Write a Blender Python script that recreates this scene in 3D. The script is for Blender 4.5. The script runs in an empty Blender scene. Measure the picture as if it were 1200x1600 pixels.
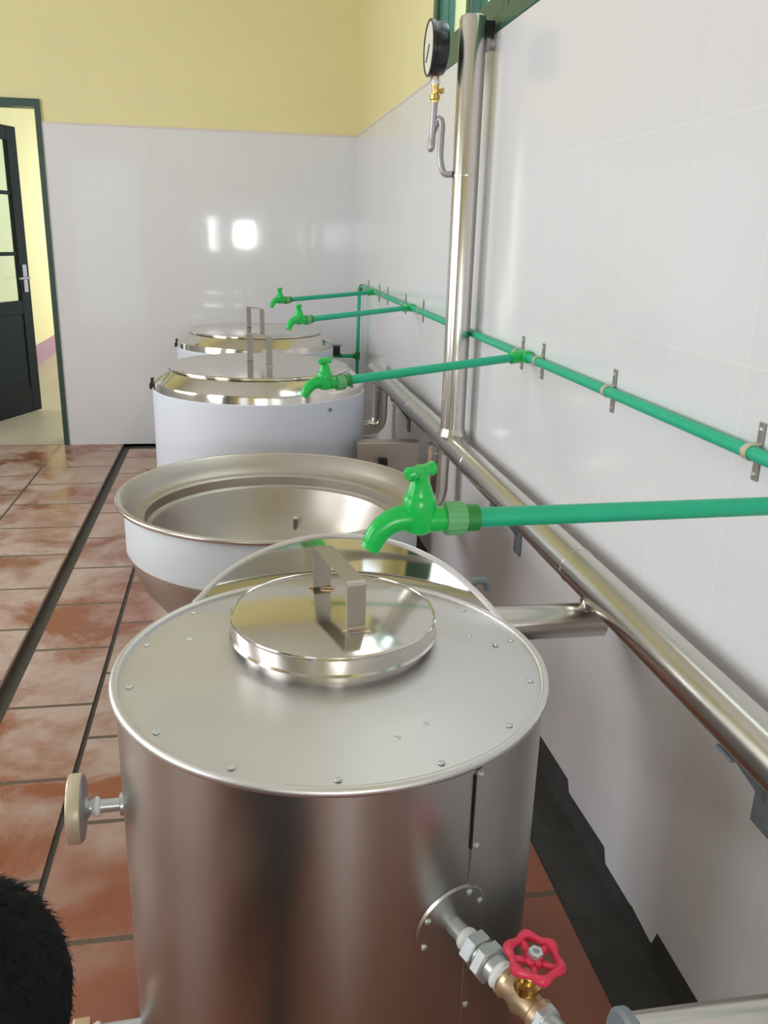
import bpy, bmesh, math, random
from mathutils import Vector, Matrix
C = bpy.context.scene.collection
S = bpy.context.scene
random.seed(7)
PI = math.pi

# ------------------------------------------------------------------ camera
PITCH, YAW, ROLL, FPX = 0.311792, 0.1754, -0.0275143, 1341.4
def cam_axes():
    cy, sy = math.cos(YAW), math.sin(YAW)
    fwd = Vector((sy*math.cos(PITCH), cy*math.cos(PITCH), -math.sin(PITCH)))
    right = Vector((cy, -sy, 0)); down = fwd.cross(right)
    r = math.cos(ROLL)*right + math.sin(ROLL)*down
    d = -math.sin(ROLL)*right + math.cos(ROLL)*down
    return r, d, fwd
cd = bpy.data.cameras.new('camera'); cam = bpy.data.objects.new('camera', cd); C.objects.link(cam)
r_, d_, f_ = cam_axes()
M = Matrix((r_, -d_, -f_)).transposed().to_4x4(); M.translation = Vector((0, 0, 1.45))
cam.matrix_world = M
cd.sensor_fit = 'VERTICAL'; cd.sensor_height = 36.0; cd.lens = 36.0*FPX/1600.0
cd.clip_start = 0.02; cd.clip_end = 200
S.camera = cam

# ------------------------------------------------------------------ world and light
w = bpy.data.worlds.new('sky'); S.world = w; w.use_nodes = True
bg = w.node_tree.nodes['Background']
bg.inputs[0].default_value = (0.86, 0.95, 1.0, 1); bg.inputs[1].default_value = 1.6
def area(name, loc, target, sx, sy, power, col=(1, 1, 1)):
    l = bpy.data.lights.new(name, 'AREA'); l.shape = 'RECTANGLE'; l.size = sx; l.size_y = sy
    l.energy = power; l.color = col
    o = bpy.data.objects.new(name, l); C.objects.link(o); o.location = loc
    o.rotation_euler = (Vector(target)-Vector(loc)).to_track_quat('-Z', 'Y').to_euler()
    return o
# daylight at the windows of the left wall, the rear wall and the high window on the right
area('daylight_left_rear', (-3.35, 0.6, 1.95), (0, 0.6, 1.6), 1.6, 1.7, 46, (0.96, 0.98, 1.0))
area('daylight_left_far', (-3.35, 3.4, 1.95), (0, 3.4, 1.6), 1.6, 1.7, 78, (0.96, 0.98, 1.0))
area('daylight_rear_pane', (0.20, -2.12, 1.40), (0.20, 0, 1.40), 0.30, 0.34, 24, (0.95, 0.98, 1.0))
area('daylight_rear_side_pane', (-0.29, -2.12, 1.40), (-0.29, 0, 1.40), 0.14, 0.50, 5, (0.95, 0.98, 1.0))
area('daylight_high_window', (0.99, 3.1, 2.72), (0.0, 3.0, 1.9), 1.3, 1.0, 14, (0.9, 0.97, 1.0))
area('daylight_corridor', (-0.6, 11.6, 1.5), (-2.1, 11.3, 0.3), 1.2, 1.8, 30, (1.0, 0.98, 0.92))
S.view_settings.view_transform = 'Standard'; S.view_settings.look = 'None'
S.view_settings.gamma = 1.0; S.view_settings.use_curve_mapping = False
S.view_settings.exposure = -0.14

# ------------------------------------------------------------------ materials
def nodes(name):
    m = bpy.data.materials.new(name); m.use_nodes = True
    nt = m.node_tree; return m, nt, nt.nodes['Principled BSDF']
def N(nt, t, **kw):
    n = nt.nodes.new(t)
    for k, v in kw.items(): setattr(n, k, v)
    return n
def mixc(nt, fac, a, b):
    n = N(nt, 'ShaderNodeMix', data_type='RGBA')
    for sock, v in ((n.inputs[0], fac), (n.inputs[6], a), (n.inputs[7], b)):
        if hasattr(v, 'is_output'): nt.links.new(v, sock)
        else: sock.default_value = v if not isinstance(v, tuple) else (*v, 1)[:4]
    return n.outputs[2]
def ramp(nt, src, stops):
    n = N(nt, 'ShaderNodeValToRGB'); e = n.color_ramp.elements
    for i, (p, c) in enumerate(stops):
        el = e[i] if i < 2 else e.new(p)
        el.position = p; el.color = (c, c, c, 1) if not isinstance(c, tuple) else (*c, 1)
    nt.links.new(src, n.inputs[0]); return n.outputs[0]
def noise(nt, scale, detail=4, rough=0.5, stretch=None, dist=0):
    tc = N(nt, 'ShaderNodeTexCoord'); n = N(nt, 'ShaderNodeTexNoise')
    n.inputs['Scale'].default_value = scale; n.inputs['Detail'].default_value = detail
    n.inputs['Roughness'].default_value = rough; n.inputs['Distortion'].default_value = dist
    src = tc.outputs['Object']
    if stretch:
        mp = N(nt, 'ShaderNodeMapping'); mp.inputs['Scale'].default_value = stretch
        nt.links.new(src, mp.inputs[0]); src = mp.outputs[0]
    nt.links.new(src, n.inputs['Vector']); return n.outputs['Fac']
def bump(nt, b, h, strength, dist=0.01):
    n = N(nt, 'ShaderNodeBump'); n.inputs['Strength'].default_value = strength; n.inputs['Distance'].default_value = dist
    nt.links.new(h, n.inputs['Height']); nt.links.new(n.outputs[0], b.inputs['Normal'])
def plain(name, col, rough=0.5, metal=0.0, var=0.06, scale=18, bmp=0.0, spec=0.5, coat=0.0):
    m, nt, b = nodes(name)
    f = noise(nt, scale)
    d = tuple(max(0, c*(1-var)) for c in col); e = tuple(min(1, c*(1+var)) for c in col)
    nt.links.new(mixc(nt, f, d, e), b.inputs['Base Color'])
    b.inputs['Roughness'].default_value = rough; b.inputs['Metallic'].default_value = metal
    b.inputs['Specular IOR Level'].default_value = spec; b.inputs['Coat Weight'].default_value = coat
    if bmp: bump(nt, b, f, bmp)
    return m
def steel(name, col, r0, r1, stretch, scale=6, bmp=0.02, dist=0.004):
    m, nt, b = nodes(name)
    b.inputs['Metallic'].default_value = 1
    f = noise(nt, scale, 5, 0.6, stretch)
    nt.links.new(mixc(nt, f, tuple(c*0.9 for c in col), col), b.inputs['Base Color'])
    mr = N(nt, 'ShaderNodeMapRange'); mr.inputs[3].default_value = r0; mr.inputs[4].default_value = r1
    nt.links.new(f, mr.inputs[0]); nt.links.new(mr.outputs[0], b.inputs['Roughness'])
    f2 = noise(nt, 3.0, 2, 0.5)
    bump(nt, b, f2, bmp, dist)
    return m

def tile_mat(name, axis, off, rough):
    m, nt, b = nodes(name)
    tc = N(nt, 'ShaderNodeTexCoord'); sp = N(nt, 'ShaderNodeSeparateXYZ'); nt.links.new(tc.outputs['Object'], sp.inputs[0])
    ad = N(nt, 'ShaderNodeMath', operation='ADD'); ad.inputs[1].default_value = off
    nt.links.new(sp.outputs[axis], ad.inputs[0])
    az = N(nt, 'ShaderNodeMath', operation='ADD'); az.inputs[1].default_value = 0.34; nt.links.new(sp.outputs[2], az.inputs[0])
    cb = N(nt, 'ShaderNodeCombineXYZ'); nt.links.new(ad.outputs[0], cb.inputs[0]); nt.links.new(az.outputs[0], cb.inputs[1])
    br = N(nt, 'ShaderNodeTexBrick'); br.offset = 0.0
    br.inputs['Scale'].default_value = 1; br.inputs['Brick Width'].default_value = 0.2575; br.inputs['Row Height'].default_value = 0.40
    br.inputs['Mortar Size'].default_value = 0.0012; br.inputs['Mortar Smooth'].default_value = 0.3
    br.inputs['Color1'].default_value = (0.765, 0.765, 0.80, 1); br.inputs['Color2'].default_value = (0.75, 0.75, 0.785, 1)
    br.inputs['Mortar'].default_value = (0.82, 0.82, 0.84, 1)
    nt.links.new(cb.outputs[0], br.inputs['Vector'])
    f = noise(nt, 1.6, 3)
    nt.links.new(mixc(nt, ramp(nt, f, [(0.55, 0.0), (0.8, 0.12)]), br.outputs['Color'], (0.62, 0.60, 0.60)), b.inputs['Base Color'])
    b.inputs['Roughness'].default_value = rough; b.inputs['Specular IOR Level'].default_value = 0.45
    bump(nt, b, noise(nt, 5.0, 2, 0.5, (1, 1, 0.35)), 0.06, 0.01)
    return m
def terracotta(name, xoff, yoff, row=0.40):
    m, nt, b = nodes(name)
    tc = N(nt, 'ShaderNodeTexCoord'); sp = N(nt, 'ShaderNodeSeparateXYZ'); nt.links.new(tc.outputs['Object'], sp.inputs[0])
    u = N(nt, 'ShaderNodeMath', operation='ADD'); u.inputs[1].default_value = yoff; nt.links.new(sp.outputs[1], u.inputs[0])
    v = N(nt, 'ShaderNodeMath', operation='ADD'); v.inputs[1].default_value = xoff; nt.links.new(sp.outputs[0], v.inputs[0])
    cb = N(nt, 'ShaderNodeCombineXYZ'); nt.links.new(u.outputs[0], cb.inputs[0]); nt.links.new(v.outputs[0], cb.inputs[1])
    br = N(nt, 'ShaderNodeTexBrick'); br.offset = 0.5; br.offset_frequency = 2
    br.inputs['Scale'].default_value = 1; br.inputs['Brick Width'].default_value = 0.40; br.inputs['Row Height'].default_value = row
    br.inputs['Mortar Size'].default_value = 0.0085; br.inputs['Mortar Smooth'].default_value = 0.2
    br.inputs['Color1'].default_value = (0.29, 0.080, 0.034, 1); br.inputs['Color2'].default_value = (0.25, 0.068, 0.030, 1)
    br.inputs['Mortar'].default_value = (0.13, 0.09, 0.065, 1)
    nt.links.new(cb.outputs[0], br.inputs['Vector'])
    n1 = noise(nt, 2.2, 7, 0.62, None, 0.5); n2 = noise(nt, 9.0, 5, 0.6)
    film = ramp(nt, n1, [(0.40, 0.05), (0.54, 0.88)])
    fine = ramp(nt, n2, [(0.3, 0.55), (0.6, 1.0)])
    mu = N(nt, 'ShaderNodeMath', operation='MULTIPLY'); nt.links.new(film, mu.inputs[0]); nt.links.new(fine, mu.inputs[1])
    film_fade = N(nt, 'ShaderNodeMapRange'); film_fade.inputs[1].default_value = 1.75; film_fade.inputs[2].default_value = 2.4; film_fade.inputs[3].default_value = 0.12  # thins the pale film towards the camera and the right wall
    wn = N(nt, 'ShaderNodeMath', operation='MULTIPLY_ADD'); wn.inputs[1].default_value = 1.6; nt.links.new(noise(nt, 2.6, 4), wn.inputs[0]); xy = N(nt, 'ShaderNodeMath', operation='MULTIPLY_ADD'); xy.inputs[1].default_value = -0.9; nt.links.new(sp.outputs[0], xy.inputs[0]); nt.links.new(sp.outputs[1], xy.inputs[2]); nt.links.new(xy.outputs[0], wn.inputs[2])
    sh = N(nt, 'ShaderNodeMath', operation='SUBTRACT'); sh.inputs[1].default_value = 0.8; nt.links.new(wn.outputs[0], sh.inputs[0]); nt.links.new(sh.outputs[0], film_fade.inputs[0])
    m2 = N(nt, 'ShaderNodeMath', operation='MULTIPLY'); nt.links.new(mu.outputs[0], m2.inputs[0]); nt.links.new(film_fade.outputs[0], m2.inputs[1]); mu = m2
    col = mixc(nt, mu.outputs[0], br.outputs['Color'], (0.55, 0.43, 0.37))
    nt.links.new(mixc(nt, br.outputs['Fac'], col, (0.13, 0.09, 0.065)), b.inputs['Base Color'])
    rr = N(nt, 'ShaderNodeMapRange'); rr.inputs[3].default_value = 0.22; rr.inputs[4].default_value = 0.5
    nt.links.new(mu.outputs[0], rr.inputs[0]); nt.links.new(rr.outputs[0], b.inputs['Roughness'])
    iv = N(nt, 'ShaderNodeMath', operation='SUBTRACT'); iv.inputs[0].default_value = 1; nt.links.new(br.outputs['Fac'], iv.inputs[1])
    bump(nt, b, iv.outputs[0], 0.3, 0.004)
    return m
def glass_thin(name, tint):
    m = bpy.data.materials.new(name); m.use_nodes = True; nt = m.node_tree; nt.nodes.clear()
    o = N(nt, 'ShaderNodeOutputMaterial'); mx = N(nt, 'ShaderNodeMixShader'); lw = N(nt, 'ShaderNodeLayerWeight'); pw = N(nt, 'ShaderNodeMath', operation='POWER'); pw.inputs[1].default_value = 5; fr = N(nt, 'ShaderNodeMath', operation='MULTIPLY_ADD'); fr.inputs[1].default_value = 0.4; fr.inputs[2].default_value = 0.04
    t = N(nt, 'ShaderNodeBsdfTransparent'); t.inputs[0].default_value = (*tint, 1)
    g = N(nt, 'ShaderNodeBsdfGlossy'); g.inputs['Roughness'].default_value = 0.02
    nt.links.new(lw.outputs['Facing'], pw.inputs[0]); nt.links.new(pw.outputs[0], fr.inputs[0]); nt.links.new(fr.outputs[0], mx.inputs[0]); nt.links.new(t.outputs[0], mx.inputs[1]); nt.links.new(g.outputs[0], mx.inputs[2])
    nt.links.new(mx.outputs[0], o.inputs[0]); return m

MT = dict(
    yellow=plain('yellow_wall_paint', (0.80, 0.73, 0.40), 0.6, var=0.04, scale=3, bmp=0.02),
    ceil=plain('ceiling_paint', (0.80, 0.80, 0.78), 0.8),
    tile_r=tile_mat('white_tile_right', 1, -1.557+0.2575*20, 0.17), tile_b=tile_mat('white_tile_back', 0, 0.2575*20+0.02, 0.06),
    trim=plain('pink_border', (0.72, 0.62, 0.60), 0.4),
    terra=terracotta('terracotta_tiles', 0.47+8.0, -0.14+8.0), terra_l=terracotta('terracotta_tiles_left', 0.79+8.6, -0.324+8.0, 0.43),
    groove=plain('drain_channel', (0.055, 0.045, 0.04), 0.5, var=0.3),
    mortar=plain('dark_mortar', (0.050, 0.047, 0.045), 0.75, var=0.45, scale=14, bmp=0.4),
    corr=plain('corridor_concrete', (0.52, 0.45, 0.34), 0.5, var=0.12, scale=4),
    purple=plain('purple_skirting', (0.42, 0.24, 0.33), 0.5),
    gframe=plain('green_frame_paint', (0.035, 0.11, 0.075), 0.35),
    dgreen=plain('dark_green_door_paint', (0.006, 0.010, 0.007), 0.5, spec=0.2),
    doorframe=plain('green_door_frame', (0.03, 0.07, 0.055), 0.4),
    glass=glass_thin('window_glass', (0.92, 0.98, 0.98)),
    steel=steel('stainless_steel', (0.50, 0.455, 0.41), 0.34, 0.44, (1, 1, 1), 8, 0.0),
    clad=steel('steel_cladding', (0.66, 0.63, 0.59), 0.20, 0.28, (1, 1, 1), 6, 0.02),
    polished=steel('polished_steel', (0.70, 0.66, 0.61), 0.09, 0.16, (1, 1, 1), 5, 0.05),
    galv=steel('galvanized_sheet', (0.76, 0.75, 0.765), 0.36, 0.50, (1, 1, 1), 9, 0.22, 0.012),
    mirror=steel('mirror_sheet', (0.84, 0.84, 0.83), 0.05, 0.09, (1, 1, 1), 4, 0.02),
    body=steel('tank_sheet', (0.56, 0.57, 0.56), 0.26, 0.36, (1, 1, 0.1), 7, 0.06, 0.01),
    film=plain('white_protective_film', (0.70, 0.74, 0.84), 0.35, var=0.05, scale=5, bmp=0.05),
    panfilm=plain('white_film_band', (0.76, 0.83, 0.90), 0.35, var=0.04, scale=5, bmp=0.05),
    tap=plain('green_tap_plastic', (0.006, 0.52, 0.085), 0.28, var=0.08),
    tap2=plain('pale_green_plastic', (0.14, 0.44, 0.19), 0.45, var=0.08),
    tapd=plain('dark_green_plastic', (0.02, 0.24, 0.045), 0.4),
    pipe=plain('green_water_pipe', (0.010, 0.46, 0.26), 0.42, var=0.10, scale=60),
    clip=plain('steel_clip', (0.34, 0.31, 0.29), 0.4, 0.7),
    bracket=plain('grey_bracket_paint', (0.20, 0.23, 0.26), 0.5),
    greypipe=plain('grey_pipe_metal', (0.42, 0.41, 0.44), 0.38, 0.6),
    black=plain('black_enamel', (0.012, 0.012, 0.018), 0.28),
    rubber=plain('black_rubber', (0.012, 0.012, 0.012), 0.6),
    dial=plain('dial_white', (0.80, 0.78, 0.68), 0.4, var=0.02),
    brass=plain('brass', (0.62, 0.45, 0.16), 0.28, 1.0),
    bronze=plain('bronze_body', (0.66, 0.50, 0.34), 0.38, 0.8),
    zinc=plain('zinc_fitting', (0.62, 0.66, 0.67), 0.34, 0.75),
    tape=plain('white_thread_tape', (0.86, 0.87, 0.89), 0.6, bmp=0.1, scale=60),
    red=plain('red_handwheel_paint', (0.80, 0.045, 0.11), 0.35),
    paleband=plain('pale_gauge_rim', (0.66, 0.58, 0.44), 0.4, 0.4),
    hair=plain('black_hair', (0.004, 0.004, 0.007), 0.7, var=0.4, scale=60, spec=0.2),
    skin=plain('skin', (0.45, 0.25, 0.16), 0.5),
    cloth=plain('navy_cloth', (0.018, 0.022, 0.045), 0.85, var=0.2, bmp=0.1),
    trouser=plain('charcoal_cloth', (0.03, 0.03, 0.035), 0.85),
    shoe=plain('black_shoe', (0.015, 0.015, 0.015), 0.5),
)

# ------------------------------------------------------------------ helpers
def V(*a): return Vector(a)
def obj(name, bm, mat, parent=None, smooth=True, label=None, angle=0.6):
    bmesh.ops.recalc_face_normals(bm, faces=bm.faces[:])
    me = bpy.data.meshes.new(name)
    if smooth:
        for f in bm.faces: f.smooth = True
        for e in bm.edges:
            if len(e.link_faces) == 2 and e.calc_face_angle(0) > angle: e.smooth = False
    bm.to_mesh(me); bm.free()
    for m in (mat if isinstance(mat, (list, tuple)) else [mat]): me.materials.append(MT[m])
    o = bpy.data.objects.new(name, me); C.objects.link(o)
    if parent is not None: o.parent = parent
    if label: o['label'] = label
    return o
def thing(name, label, cat, loc=(0, 0, 0), rz=0, group=None):
    o = bpy.data.objects.new(name, None); C.objects.link(o); o.empty_display_size = 0.05
    o.location = loc; o.rotation_euler = (0, 0, rz)
    return tag(o, label, cat, group)
def tag(o, label, cat, group=None):
    o['label'] = label; o['category'] = cat
    if group: o['group'] = group
    return o
def struct(o): o['kind'] = 'structure'; return o
def dup(root, loc, rz=None, label=None):
    r = root.copy(); C.objects.link(r); r.location = loc
    if rz is not None: r.rotation_euler = (0, 0, rz)
    if label: r['label'] = label
    for ch in list(root.children):
        c = ch.copy(); C.objects.link(c); c.parent = r
        for g in list(ch.children):
            d = g.copy(); C.objects.link(d); d.parent = c
    return r
def B(): return bmesh.new()
def box(bm, x0, x1, y0, y1, z0, z1, bev=0, mi=0):
    t = bmesh.new()
    bmesh.ops.create_cube(t, size=1)
    for v in t.verts:
        v.co = V(x0+(v.co.x+.5)*(x1-x0), y0+(v.co.y+.5)*(y1-y0), z0+(v.co.z+.5)*(z1-z0))
    if bev: bmesh.ops.bevel(t, geom=t.edges[:], offset=bev, segments=2, affect='EDGES', profile=0.5)
    return merge(bm, t, mi=mi)
def merge(bm, t, mat=None, mi=0):
    vs = {}
    for v in t.verts: vs[v] = bm.verts.new(mat @ v.co if mat else v.co)
    for f in t.faces:
        try:
            n = bm.faces.new([vs[v] for v in f.verts]); n.material_index = mi
        except ValueError: pass
    t.free(); return bm
def frame_of(d):
    d = d.normalized(); a = V(0, 0, 1) if abs(d.z) < 0.95 else V(1, 0, 0)
    x = d.cross(a).normalized(); y = d.cross(x).normalized(); return x, y, d
def tube(bm, pts, rad, seg=20, caps=True, mi=0):
    """tube through points with parallel-transported rings; rad a number or a list"""
    P = [Vector(p) for p in pts]; n = len(P)
    R = rad if isinstance(rad, (list, tuple)) else [rad]*n
    T = []
    for i in range(n):
        a = P[i]-P[i-1] if i else P[1]-P[0]; b = P[i+1]-P[i] if i < n-1 else P[-1]-P[-2]
        t = (a.normalized()+b.normalized()) if a.length > 1e-9 and b.length > 1e-9 else (b if b.length > 1e-9 else a)
        T.append(t.normalized())
    x, y, _ = frame_of(T[0]); rings = []
    for i in range(n):
        if i:
            x = (x - T[i]*x.dot(T[i])).normalized(); y = T[i].cross(x)
        rings.append([bm.verts.new(P[i]+(x*math.cos(2*PI*k/seg)+y*math.sin(2*PI*k/seg))*max(R[i], 1e-5)) for k in range(seg)])
    for i in range(n-1):
        for k in range(seg):
            f = bm.faces.new((rings[i][k], rings[i][(k+1) % seg], rings[i+1][(k+1) % seg], rings[i+1][k])); f.material_index = mi
    if caps:
        for r in (rings[0][::-1], rings[-1]):
            f = bm.faces.new(r); f.material_index = mi
    return bm
def rounded(pts, rad, n=8):
    """polyline with filleted corners"""
    P = [Vector(p) for p in pts]; out = [P[0]]
    for i in range(1, len(P)-1):
        a, b, c = P[i-1], P[i], P[i+1]
        u = (a-b); v = (c-b); r = min(rad, u.length*0.48, v.length*0.48)
        p0 = b+u.normalized()*r; p1 = b+v.normalized()*r
        for k in range(n+1):
            t = k/n; out.append(p0*(1-t)**2 + b*2*t*(1-t) + p1*t*t)
    out.append(P[-1]); return out
def lathe(bm, prof, seg=96, close=False, mat=None, mi=0):
    """revolve (r,z) profile round z"""
    rings = []
    for r, z in prof:
        if r < 1e-6: rings.append([bm.verts.new(V(0, 0, z) if not mat else mat @ V(0, 0, z))])
        else:
            rings.append([bm.verts.new((mat or Matrix()) @ V(r*math.cos(2*PI*k/seg), r*math.sin(2*PI*k/seg), z)) for k in range(seg)])
    L = list(zip(rings, rings[1:])) + ([(rings[-1], rings[0])] if close else [])
    for a, b in L:
        for k in range(seg):
            k2 = (k+1) % seg
            if len(a) == 1 and len(b) == 1: continue
            vs = (a[0], b[k2], b[k]) if len(a) == 1 else ((a[k], a[k2], b[0]) if len(b) == 1 else (a[k], a[k2], b[k2], b[k]))
            f = bm.faces.new(vs); f.material_index = mi
    return bm
def aim(loc, d):
    x, y, z = frame_of(Vector(d)); m = Matrix((x, y, z)).transposed().to_4x4(); m.translation = Vector(loc); return m
def disc(bm, loc, d, prof, seg=32, mi=0): return lathe(bm, prof, seg, mat=aim(loc, d), mi=mi)
def torus(bm, R, r, z, seg=96, n=10, a0=0, a1=2*PI): return lathe(bm, [(R+r*math.cos(2*PI*k/n), z+r*math.sin(2*PI*k/n)) for k in range(n)], seg, close=True)
def hexa(bm, loc, d, r, h): return disc(bm, loc, d, [(0, 0), (r*.93, 0), (r, h*.08), (r, h*.92), (r*.93, h), (0, h)], 6)
def cyl(bm, loc, d, r, h, seg=28, bev=0.0015):
    b = min(bev, r*.4, h*.4)
    return disc(bm, loc, d, [(0, 0), (r-b, 0), (r, b), (r, h-b), (r-b, h), (0, h)], seg)
def strap(bm, path, wdir, width, th):
    """flat bar along path, wide along wdir"""
    P = [Vector(p) for p in path]; W = Vector(wdir).normalized()*width/2; rings = []
    for i, p in enumerate(P):
        t = ((P[i+1]-p) if i < len(P)-1 else (p-P[i-1])).normalized()
        if 0 < i < len(P)-1: t = ((P[i+1]-p).normalized()+(p-P[i-1]).normalized()).normalized()
        n = t.cross(W).normalized()*th/2
        rings.append([bm.verts.new(p+W+n), bm.verts.new(p-W+n), bm.verts.new(p-W-n), bm.verts.new(p+W-n)])
    for a, b in zip(rings, rings[1:]):
        for k in range(4): bm.faces.new((a[k], a[(k+1) % 4], b[(k+1) % 4], b[k]))
    bm.faces.new(rings[0][::-1]); bm.faces.new(rings[-1]); return bm

# ------------------------------------------------------------------ setting
XW, YB, XL, YF, ZC = 0.84, 6.14, -3.3, -2.1, 3.6
TILE = 2.06
# floor: terracotta slabs either side of a sunken drain channel, dark mortar strip along the right wall
b = B()
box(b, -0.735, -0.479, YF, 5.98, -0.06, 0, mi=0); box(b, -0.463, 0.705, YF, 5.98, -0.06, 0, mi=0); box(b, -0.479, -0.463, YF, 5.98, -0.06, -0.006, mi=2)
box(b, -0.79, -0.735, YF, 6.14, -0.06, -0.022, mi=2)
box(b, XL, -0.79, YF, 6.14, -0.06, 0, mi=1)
box(b, -0.735, XW, 5.98, 6.14, -0.06, -0.018, mi=2)
box(b, 0.705, XW, YF, 5.98, -0.06, -0.004, mi=3)
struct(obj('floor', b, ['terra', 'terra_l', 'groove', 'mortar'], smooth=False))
b = B(); box(b, -4.6, 0.9, 6.14, 13.5, -0.06, -0.003); struct(obj('floor_corridor', b, 'corr', smooth=False))
# right wall with the high window opening
WY0, WY1, WZ1 = 2.30, 3.86, 3.30
b = B()
box(b, XW, XW+0.24, YF, WY0, -0.06, ZC); box(b, XW, XW+0.24, WY1, YB+0.2, -0.06, ZC)
box(b, XW, XW+0.24, WY0, WY1, -0.06, TILE); box(b, XW, XW+0.24, WY0, WY1, WZ1, ZC)
struct(obj('wall_right', b, 'yellow', smooth=False))
b = B()
# tiled dado with a ragged lower edge
ys = [YF, 0.9, 1.05, 1.10, 1.31, 1.325, 1.42, 1.425, 1.56, 1.575, 1.80, 1.815, 2.2, 2.6, 3.2, 4.0, 5.0, YB]
zs = [.10, .10, .105, .085, .088, .045, .055, .052, .050, .085, .075, .105, .098, .105, .10, .10, .10, .10]
vs = [(V(XW-0.009, y, z), V(XW-0.009, y, TILE), V(XW, y, z), V(XW, y, TILE)) for y, z in zip(ys, zs)]
rows = [[b.verts.new(p) for p in q] for q in vs]
for p, q in zip(rows, rows[1:]):
    b.faces.new((p[0], q[0], q[1], p[1])); b.faces.new((p[1], q[1], q[3], p[3])); b.faces.new((p[0], p[2], q[2], q[0]))
struct(obj('wall_right_tiles', b, 'tile_r', smooth=False))
b = B(); box(b, XW-0.006, XW, YF, YB, -0.02, 0.106); struct(obj('baseboard_right', b, 'mortar', smooth=False))
# back wall with the doorway
DX0, DX1, DZ = -2.15, -1.165, 2.185
b = B()
box(b, DX1, XW, YB, YB+0.2, -0.06, ZC); box(b, XL-0.2, DX0, YB, YB+0.2, -0.06, ZC); box(b, DX0, DX1, YB, YB+0.2, DZ, ZC)
struct(obj('wall_back', b, 'yellow', smooth=False))
b = B(); box(b, DX1, XW-0.009, YB-0.009, YB, 0.0, TILE); box(b, XL, DX0, YB-0.009, YB, 0, TILE)
struct(obj('wall_back_tiles', b, 'tile_b', smooth=False))
b = B(); box(b, DX1, XW-0.012, YB-0.012, YB, TILE, TILE+0.012); struct(obj('trim_1', b, 'trim', smooth=False))
b = B(); box(b, XW-0.012, XW, WY1+.005, YB-.012, TILE, TILE+0.010); struct(obj('trim_2', b, 'trim', smooth=False))
b = B(); box(b, DX0, DX1, YB+0.0, YB+0.2, -0.05, 0.002); struct(obj('trim_3', b, 'corr', smooth=False))
# left wall with two windows, rear wall with a doorway and two lit panes, ceiling
def wall_with_holes(name, fixed0, fixed1, axis, a0, a1, z0, z1, holes, mat):
    b = B(); cuts = sorted({a0, a1, *[h[0] for h in holes], *[h[1] for h in holes]})
    for p, q in zip(cuts, cuts[1:]):
        hs = sorted([(h[2], h[3]) for h in holes if h[0] <= p+1e-6 and h[1] >= q-1e-6]); z = z0
        for lo, hi in hs+[(z1, z1)]:
            if lo > z+1e-6:
                if axis == 'y': box(b, fixed0, fixed1, p, q, z, lo)
                else: box(b, p, q, fixed0, fixed1, z, lo)
            z = max(z, hi)
    return struct(obj(name, b, mat, smooth=False))
wall_with_holes('wall_left', XL-0.2, XL, 'y', YF-.2, YB, -0.06, ZC, [(-0.2, 1.4, 1.1, 2.8), (2.6, 4.2, 1.1, 2.8)], 'yellow')
wall_with_holes('wall_front', YF-0.2, YF, 'x', XL-.2, XW+.24, -0.06, ZC, [(0.02, 0.38, 1.19, 1.61), (-0.37, -0.21, 1.14, 1.66), (-2.4, -1.4, 0.0, 2.4)], 'yellow')
b = B(); box(b, XL-.2, XW+.24, YF-.2, YB+.2, ZC, ZC+.1); struct(obj('ceiling', b, 'ceil', smooth=False))
b = B(); box(b, XL, XL+0.008, YF, -1.57, 0, TILE); box(b, XL, XL+0.008, 4.27, YB-.01, 0, TILE); box(b, XL, XL+.008, 1.47, 2.53, 0, TILE); box(b, XL, XL+.008, -1.57, 1.47, 0, 1.03); box(b, XL, XL+.008, 2.53, 4.27, 0, 1.03)
struct(obj('wall_left_tiles', b, 'tile_r', smooth=False))

def window_frame(n, x0, x1, y0, y1, z0, z1, axis, mull, trans):
    """casement window: outer frame, sashes and panes; axis is the direction along the wall"""
    b = B(); fw = 0.06
    def bar(a0, a1, c0, c1, dx=0.0, bv=0.006):
        if axis == 'y': box(b, x0+dx, x1-dx, a0, a1, c0, c1, bv)
        else: box(b, a0, a1, y0+dx, y1-dx, c0, c1, bv)
    A0, A1 = (y0, y1) if axis == 'y' else (x0, x1)
    bar(A0, A0+fw, z0, z1); bar(A1-fw, A1, z0, z1); bar(A0+fw, A1-fw, z0, z0+0.055); bar(A0+fw, A1-fw, z1-fw, z1)
    root = struct(obj('window_%d' % n, b, 'gframe', smooth=False))
    cuts = [A0+fw]+[A0+fw+(A1-A0-2*fw)*k/mull for k in range(1, mull)]+[A1-fw]
    for p, q in zip(cuts, cuts[1:]):
        b = B(); p += .004; q -= .004; d = 0.012; s = 0.045
        zz0, zz1 = z0+.058, z1-fw-.003
        bar(p, p+s, zz0, zz1, d, .004); bar(q-s, q, zz0, zz1, d, .004); bar(p+s, q-s, zz0, zz0+s+.02, d, .004); bar(p+s, q-s, zz1-s, zz1, d, .004)
        for t in range(1, trans+1):
            zc = zz0+(zz1-zz0)*t/(trans+1); bar(p+s, q-s, zc-.012, zc+.012, d, .003)
        sash = obj('sash', b, 'gframe', root, smooth=False)
        b = B(); m = (x0+x1)/2 if axis == 'y' else (y0+y1)/2
        if axis == 'y': box(b, m-.002, m+.002, p+s, q-s, zz0+s, zz1-s)
        else: box(b, p+s, q-s, m-.002, m+.002, zz0+s, zz1-s)
        obj('pane', b, 'glass', sash, smooth=False)
    return root
window_frame(1, XW-0.010, XW+0.07, WY0, WY1, TILE, WZ1, 'y', 3, 1)
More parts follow.
